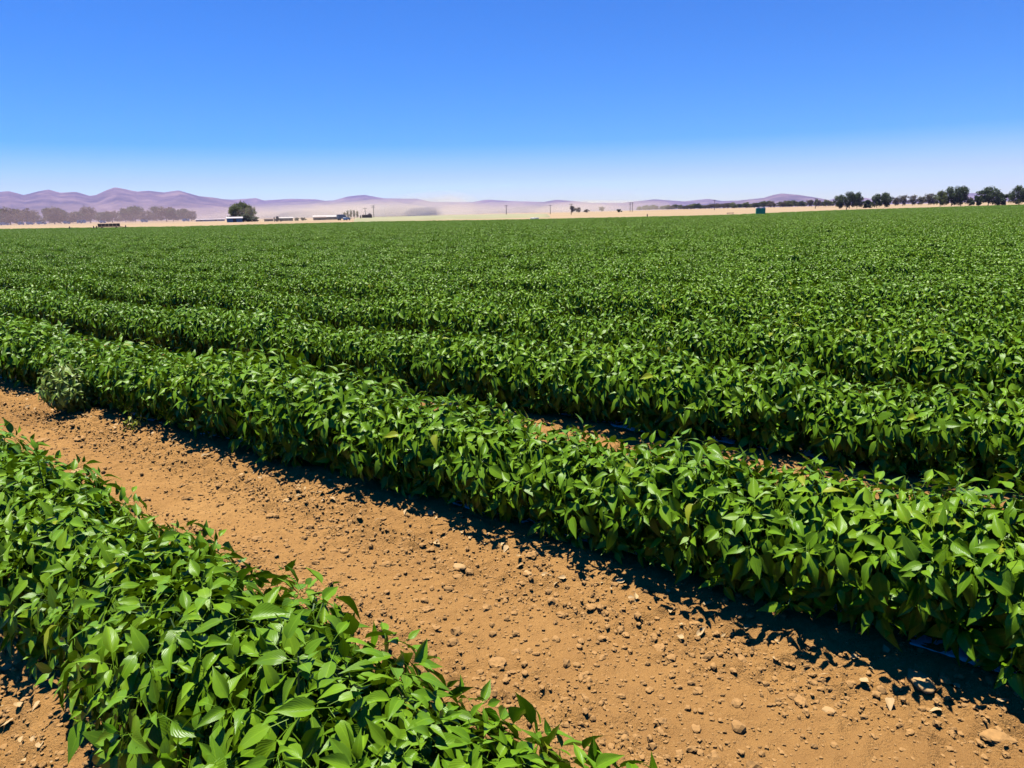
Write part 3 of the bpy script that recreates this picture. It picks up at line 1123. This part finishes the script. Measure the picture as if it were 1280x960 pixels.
# farmstead trees
tree('olive0', 295, 470, 22, 18, 'left crown of the big olive green tree clump on the left')
tree('olive1', 305, 475, 24.5, 21, 'tallest middle tree of the big olive green clump on the left')
tree('olive2', 314, 468, 20, 18, 'right tree of the big olive green clump on the left')
tree('shrub0', 307, 455, 9, 16, 'dark shrub under the big olive green tree clump', 'shrub')
tree('shrub1', 318, 455, 5.5, 13, 'low dark shrub right of the big olive green tree clump', 'shrub')
for i, (px, h_) in enumerate([(431, 8.5), (435, 10.5), (439, 11), (443, 10.8), (447, 9.5)]):
    tree('poplar%d' % (i % 3), px, 500, h_, 4.6, 'upright olive tree in the row of five beside the brown container', 'tree', 'five upright trees by the farmstead')
tree('shrub0', 371, 450, 3.5, 6, 'small green bush right of the open farm shed', 'shrub')
tree('shrub1', 379, 455, 3.5, 7, 'small green bush left of the long white roofed building', 'shrub')
tree('dry1', 716, 640, 9, 9, 'grey half bare tree behind a utility pole right of centre')
tree('dry2', 723, 650, 7, 8, 'smaller grey tree right of the half bare one behind the pole')
tree('dryshrub1', 733, 660, 4, 7, 'dry shrub right of the grey trees behind the pole', 'shrub')
tree('dry0', 752, 800, 6, 8, 'small grey tree alone on the plain right of centre')
tree('shrub1', 774, 560, 4, 6, 'dark shrub alone on the tan plain left of the double pole', 'shrub')


# ------------------------------------------------------------------ small far things
def face_cam(px, extra=0.0):
    d = azimuth_dir(px)
    return math.atan2(d[1], d[0]) - math.pi / 2 + extra


def pole(px, D, hpx, label, arms=1, double=False):
    h = hpx / F * D
    e = empty('utility_pole', at(px, D), face_cam(px, 0.5))
    xs = (-0.9, 0.9) if double else (0,)
    for x in xs:
        MB().tube((x, 0, -0.5), (x, 0, h), 0.20, 0.14, 8).build('pole', M['wood'], e)
    for k in range(arms):
        z = h - 0.35 - 0.9 * k
        a_ = 1.9 if double else 1.2
        MB().box(-a_, a_, 0.13, 0.27, z - 0.09, z + 0.09).build('crossarm', M['wood'], e)
        b = MB()
        for x in (-a_ + 0.1, -a_ / 3, a_ / 3, a_ - 0.1):
            b.tube((x, 0.2, z + 0.09), (x, 0.2, z + 0.3), 0.06, 0.04, 6)
        b.build('insulator', M['metal'], e)
    tag(e, label, 'utility pole')


pole(457, 450, 13, 'thin utility pole rising behind the brown container')
pole(467.5, 440, 16, 'utility pole with crossarm right of the brown container', 2)
pole(633, 430, 13, 'utility pole in the dust at the photo centre')
pole(688, 520, 11, 'utility pole left of the grey half bare tree')
pole(714, 430, 13, 'utility pole in front of the grey half bare tree')
pole(789, 560, 11.5, 'double utility pole with crossarm where the far tree line begins', 2, True)
pole(893, 560, 12, 'utility pole rising out of the far tree line')
pole(1019, 470, 11.5, 'utility pole with crossarm below the flat topped hill', 1)


def van(px, D, label, mat, L=4.6, H=1.9, rz=0.0, nm='parked_van', cat='van', group=None):
    e = empty(nm, at(px, D), face_cam(px, rz))
    b = MB()
    b.prism([(-L / 2, 0.35), (L / 2, 0.35), (L / 2, 0.95), (L * 0.40, 1.1), (L * 0.27, H), (-L * 0.47, H), (-L / 2, H * 0.85)], -0.9, 0.9)
    b.build('body', mat, e)
    for sd_ in (-1, 1):
        for x in (-L * 0.30, L * 0.30):
            MB().tube((x, sd_ * 0.72, 0.33), (x, sd_ * 0.94, 0.33), 0.33, n=12).build('wheel', M['dark'], e)
        b = MB()
        b.box(L * 0.02, L * 0.27, sd_ * 0.905 - 0.012, sd_ * 0.905 + 0.012, H * 0.58, H * 0.88)
        b.build('window', M['glass'], e)
    MB().prism([(L * 0.405, 1.12), (L * 0.418, 1.12), (L * 0.29, H - 0.08), (L * 0.277, H - 0.08)], -0.75, 0.75).build('windscreen', M['glass'], e)
    tag(e, label, cat, group)
    return e


VT = ['at the left edge under the purple trees', 'below the gap in the first purple trees', 'below the right end of the first purple trees', 'in the gap between the first two purple tree groups', 'under the second purple tree group',
      'right of the camper under the purple trees', 'under the third purple tree group', 'near the right end of the purple tree belt']
for (px, Lv), tx in zip([(6, 6.5), (27, 4.2), (38, 4.4), (53, 6.5), (84, 4.2), (129, 4.4), (181, 5.2), (233, 5.5)], VT):
    van(px, 680, 'tiny white parked van ' + tx, M['white'], Lv, 2.1, rng.uniform(-0.3, 0.3), group='white vans parked under the left trees')
e = empty('camper_trailer', at(102.5, 670), face_cam(102))
MB().prism([(-3, 0.6), (2.7, 0.6), (3.1, 1.3), (2.6, 2.7), (-2.8, 2.8), (-3.1, 1.4)], -1.1, 1.1).build('body', M['white'], e)
MB().box(-1.8, -0.6, -1.13, -1.1, 1.4, 2.2).build('window', M['glass'], e)
MB().box(0.4, 1.1, -1.13, -1.1, 0.7, 2.5).build('door', M['greywall'], e)
for y in (-0.95, 0.95):
    MB().tube((-0.3, y - 0.12, 0.36), (-0.3, y + 0.12, 0.36), 0.36, n=12).build('wheel', M['dark'], e)
tag(e, 'larger white camper trailer below the second purple trees', 'camper')

# farm wagon by the left field edge
e = empty('farm_wagon', at(136, 232), face_cam(136))
L_w = 2.7
MB().box(-L_w, L_w, -1.1, 1.1, 0.85, 1.05).build('flat_bed', M['rust'], e)
b = MB()
for x in np.linspace(-2.2, 2.2, 6):
    b.box(x - 0.42, x + 0.42, -0.95, 0.95, 1.06, 1.72)
b.build('crates', M['rust'], e)
b = MB()
b.tube((L_w, 0, 0.9), (L_w + 1.4, 0, 0.6), 0.07)
b.build('drawbar', M['rust'], e)
for x in (-1.7, 1.7):
    for y in (-0.95, 0.95):
        MB().tube((x, y - 0.13, 0.42), (x, y + 0.13, 0.42), 0.42, n=12).build('wheel', M['dark'], e)
tag(e, 'rusty brown farm wagon at the left edge of the green field', 'wagon')
for px, D, tx in [(86.5, 230, 'dark wooden stake at the field edge far left of the brown wagon'), (116.5, 225, 'dark wooden stake, left of two close to the brown wagon'), (120, 226, 'dark wooden stake, right of two close to the brown wagon'),
                  (156.5, 225, 'dark wooden stake right of the brown wagon'), (809, 195, 'short dark stake at the field edge below the far tree line'), (1058, 285, 'short dark stake below the first dark tree clump'),
                  (343, 420, 'tall dark post left of the tractor'), (451, 375, 'thick brown post left of the brown container')]:
    tall = 2.2 if px in (343, 451) else 1.15
    e = empty('wooden_stake', at(px, D), 0.3)
    rr_ = 0.3 if tall > 2 else 0.16
    MB().tube((0, 0, -0.3), (0.04, 0, tall), rr_, rr_ * 0.8, 8).build('stake', M['wood'], e)
    MB().tube((0.04, 0, tall - 0.02), (0.04, 0, tall + 0.12), rr_ * 0.8, 0.03, 8).build('tip', M['wood'], e)
    tag(e, tx, 'stake')


def shed(px, D, wpx, hpx, label, wall, roof, depth=5.0, rh=0.28, nm='farm_shed', cat='shed', doors=1):
    w, h = wpx / F * D, hpx / F * D
    e = empty(nm, at(px, D), face_cam(px))
    MB().box(-w / 2, w / 2, 0, depth, -0.3, h * (1 - rh)).build('wall', wall, e)
    zr = h * (1 - rh)
    b = MB()
    b.add([(-w / 2 - 0.3, -0.35, zr), (w / 2 + 0.3, -0.35, zr), (w / 2 + 0.3, depth / 2, h), (-w / 2 - 0.3, depth / 2, h), (w / 2 + 0.3, depth + 0.35, zr), (-w / 2 - 0.3, depth + 0.35, zr),
           (-w / 2 - 0.3, -0.35, zr + 0.12), (w / 2 + 0.3, -0.35, zr + 0.12), (w / 2 + 0.3, depth / 2, h + 0.12), (-w / 2 - 0.3, depth / 2, h + 0.12), (w / 2 + 0.3, depth + 0.35, zr + 0.12), (-w / 2 - 0.3, depth + 0.35, zr + 0.12)],
          [(6, 7, 8, 9), (9, 8, 10, 11), (3, 2, 1, 0), (5, 4, 2, 3), (0, 1, 7, 6), (4, 5, 11, 10), (1, 2, 8, 7), (2, 4, 10, 8), (3, 0, 6, 9), (5, 3, 9, 11)])
    b.build('roof', roof, e)
    for k in range(doors):
        x = -w / 2 + w * (k + 0.5) / doors
        MB().box(x - min(0.9, w * 0.12), x + min(0.9, w * 0.12), -0.03, 0.0 - 0.002, 0, h * (1 - rh) * 0.85, 0.005).build('door', M['dark'], e)
    tag(e, label, cat)


shed(293.5, 440, 17, 5.8, 'low grey shed in front of the big olive tree clump', M['greywall'], M['greywall'])
shed(336, 450, 10, 2.8, 'low brown shed left of the tractor', M['brown'], M['brown'])
shed(358, 450, 15, 4.2, 'long open brown shed with bright roof right of the tractor', M['brown'], M['roof'], 4, 0.3, doors=3)
shed(400, 455, 13, 3.6, 'low brown shed at the left end of the white roofed building', M['brown'], M['brown'], 3)
shed(409, 468, 32, 5.2, 'long farm building with bright pale roof beside the blue truck', M['brown'], M['roof'], 7, 0.42, nm='farm_building', cat='building', doors=4)
for px, w_, tx in [(270, 19, 'long pale greenhouse left of the big olive tree clump'), (252, 12, 'short pale greenhouse beyond the left tree belt')]:
    shed(px, 640, w_, 2.2, tx, M['greywall'], M['greywall'], 5, 0.3, nm='greenhouse', cat='greenhouse')

# tractor
e = empty('tractor', at(348, 415), face_cam(348, 0.25))
MB().prism([(0.1, 0.8), (1.7, 0.75), (1.75, 1.35), (1.5, 1.5), (0.1, 1.55)], -0.4, 0.4).build('hood', M['brown'], e)
MB().prism([(-1.0, 0.9), (0.15, 0.9), (0.2, 1.6), (0.0, 2.5), (-0.95, 2.5)], -0.62, 0.62).build('cab', M['glass'], e)
MB().box(-1.1, 0.15, -0.7, 0.7, 2.51, 2.62).build('cab_roof', M['white'], e)
MB().tube((1.0, 0.25, 1.45), (1.0, 0.25, 2.5), 0.05).build('exhaust', M['dark'], e)
for x, rr_ in ((-0.65, 0.78), (1.25, 0.5)):
    for y in (-0.85, 0.85):
        MB().tube((x, y - 0.2, rr_), (x, y + 0.2, rr_), rr_, n=16).build('wheel', M['dark'], e)
tag(e, 'dark brown tractor parked at the field edge right of the big olive tree', 'tractor')

# blue-grey truck
e = empty('farm_truck', at(428, 400), face_cam(428, 0.5))
MB().box(-2.6, 0.7, -1.0, 1.0, 0.75, 2.75).build('cargo_box', M['steelblue'], e)
MB().box(-2.62, 0.72, -1.02, 1.02, 2.76, 2.86).build('box_roof', M['white'], e)
MB().prism([(0.75, 0.55), (2.4, 0.55), (2.4, 1.3), (1.9, 1.45), (1.6, 2.25), (0.75, 2.25)], -0.95, 0.95).build('cab', M['steelblue'], e)
MB().prism([(1.93, 1.47), (1.95, 1.47), (1.66, 2.15), (1.64, 2.15)], -0.8, 0.8).build('windscreen', M['white'], e)
for x in (-1.7, 1.6):
    for y in (-0.88, 0.88):
        MB().tube((x, y - 0.13, 0.45), (x, y + 0.13, 0.45), 0.45, n=12).build('wheel', M['dark'], e)
tag(e, 'blue grey box truck at the right end of the white roofed building', 'truck')
van(433.5, 390, 'small white car parked against the blue grey truck', M['white'], 3.6, 1.4, 0.9, nm='parked_car', cat='car')

# brown container with a hump
e = empty('storage_container', at(459, 400), face_cam(459))
MB().box(-2.5, 2.5, 0, 2.4, 0.1, 2.5).build('body', M['brown'], e)
b = MB()
for x in np.linspace(-2.3, 2.3, 16):
    b.box(x - 0.05, x + 0.05, -0.05, -0.003, 0.25, 2.35)
b.build('rib', M['brown'], e)
MB().prism([(0.5, 2.505), (2.1, 2.505), (1.9, 2.95), (1.5, 3.1), (0.8, 3.0)], 0.4, 1.8).build('load', M['wood'], e)
tag(e, 'brown storage container with a hump on top between two utility poles', 'container')

# white tank at the field edge
e = empty('water_tank', at(668, 199), face_cam(668))
MB().tube((-1.1, 0, 0.62), (1.1, 0, 0.62), 0.36, n=20).build('tank', M['roof'], e, True)
b = MB()
for x in (-0.8, 0.8):
    b.box(x - 0.08, x + 0.08, -0.4, 0.4, 0, 0.4)
b.build('cradle', M['wood'], e)
MB().tube((0, 0, 0.97), (0, 0, 1.05), 0.15, n=12).build('lid', M['white'], e)
tag(e, 'small white tank at the field edge near the photo centre', 'tank')

# dark cart
e = empty('flat_cart', at(913, 198), face_cam(913))
MB().box(-0.85, 0.85, -0.5, 0.5, 0.95, 1.08).build('flat_bed', M['dark'], e)
b = MB()
for x in (-0.6, 0.6):
    for y in (-0.4, 0.4):
        b.box(x - 0.04, x + 0.04, y - 0.04, y + 0.04, 0.3, 0.95)
b.build('frame', M['metal'], e)
for x in (-0.6, 0.6):
    for y in (-0.45, 0.45):
        MB().tube((x, y - 0.06, 0.25), (x, y + 0.06, 0.25), 0.25, n=12).build('wheel', M['dark'], e)
tag(e, 'dark flat cart at the field edge left of the teal toilets', 'cart')


# portable toilets
def toilet(px, label):
    e = empty('portable_toilet', at(px, 203), face_cam(px, 0.12))
    MB().box(-0.56, 0.56, -0.56, 0.56, 0.15, 1.98, 0.03).build('cabin', M['teal'], e)
    MB().prism([(-0.6, 1.985), (0.6, 1.985), (0.5, 2.12), (0.0, 2.2), (-0.5, 2.12)], -0.6, 0.6).build('roof', M['white'], e)
    d_ = MB().box(-0.40, 0.40, -0.59, -0.563, 0.22, 1.9, 0.008).build('door', M['teal'], e)
    MB().box(0.26, 0.33, -0.63, -0.592, 1.0, 1.12).build('handle', M['metal'], d_)
    MB().box(-0.6, 0.6, -0.6, 0.6, 0.0, 0.148).build('base', M['dark'], e)
    MB().tube((0.4, 0.4, 2.05), (0.4, 0.4, 2.45), 0.05).build('vent_pipe', M['white'], e)
    tag(e, label, 'portable toilet')


toilet(947.8, 'teal portable toilet with white roof at the field edge, left of two')
toilet(953.6, 'teal portable toilet with white roof at the field edge, right of two')

# ------------------------------------------------------------------ air: haze and blowing dust
hb = MB().box(-14600, 14600, -14600, 14600, -32, 760, 0.5).build('haze', volume_material('air_haze', 5.2e-5, (0.48, 0.48, 1.0)))
tag(hb, 'thin blue haze over the whole plain', kind='stuff')

DM = {'d': volume_material('dust_near', 0.0013, (0.68, 0.54, 0.56)), 'a': volume_material('dust_tan', 0.0014, (0.93, 0.82, 0.66)), 'b': volume_material('dust_pink', 0.0011, (0.84, 0.72, 0.64)), 'c': volume_material('dust_thin', 0.0002, (0.66, 0.60, 0.60))}


def dust(px, D, wpx, depth, h, key, label):
    w = wpx / 2 / F * D
    g = iv3.copy()
    k = 1 + 0.5 * fbm(g[:, 0] * 1.4 + px, g[:, 1] * 1.4 + g[:, 2] + D, 3)
    k *= 1 + 0.35 * fbm(g[:, 0] * 4 + D, g[:, 1] * 3 - g[:, 2] * 4 + px, 2)
    g = g * k[:, None] * np.array([w, depth / 2, h])
    o = link('dust_cloud', mesh_np('dust_cloud', g, if3, mat=DM[key], smooth=True))
    p = at(px, D)
    o.location = (p.x, p.y, p.z + 2)
    o.rotation_euler = (0, 0, face_cam(px))
    tag(o, label, 'dust', kind='stuff')


for q in range(16):
    px = 340 + 420 * (q + rng.random()) / 16
    near = math.exp(-((px - 545) / 130) ** 2)
    dust(px, rng.uniform(560, 1250), rng.uniform(90, 210), rng.uniform(220, 420), rng.uniform(5, 11) + 12 * near * rng.random(), 'a', 'ragged tan dust blowing across the plain at the centre')
dust(420, 1150, 330, 650, 24, 'b', 'pinkish dust drifting behind the farmstead')
dust(270, 1250, 340, 600, 16, 'b', 'pinkish dust drifting behind the left tree belt')
dust(640, 1500, 420, 700, 44, 'c', 'thin tall veil of dust behind the photo centre')
dust(150, 620, 330, 330, 12, 'd', 'thin dust hanging before the left tree belt')
print('objects', len(bpy.data.objects))
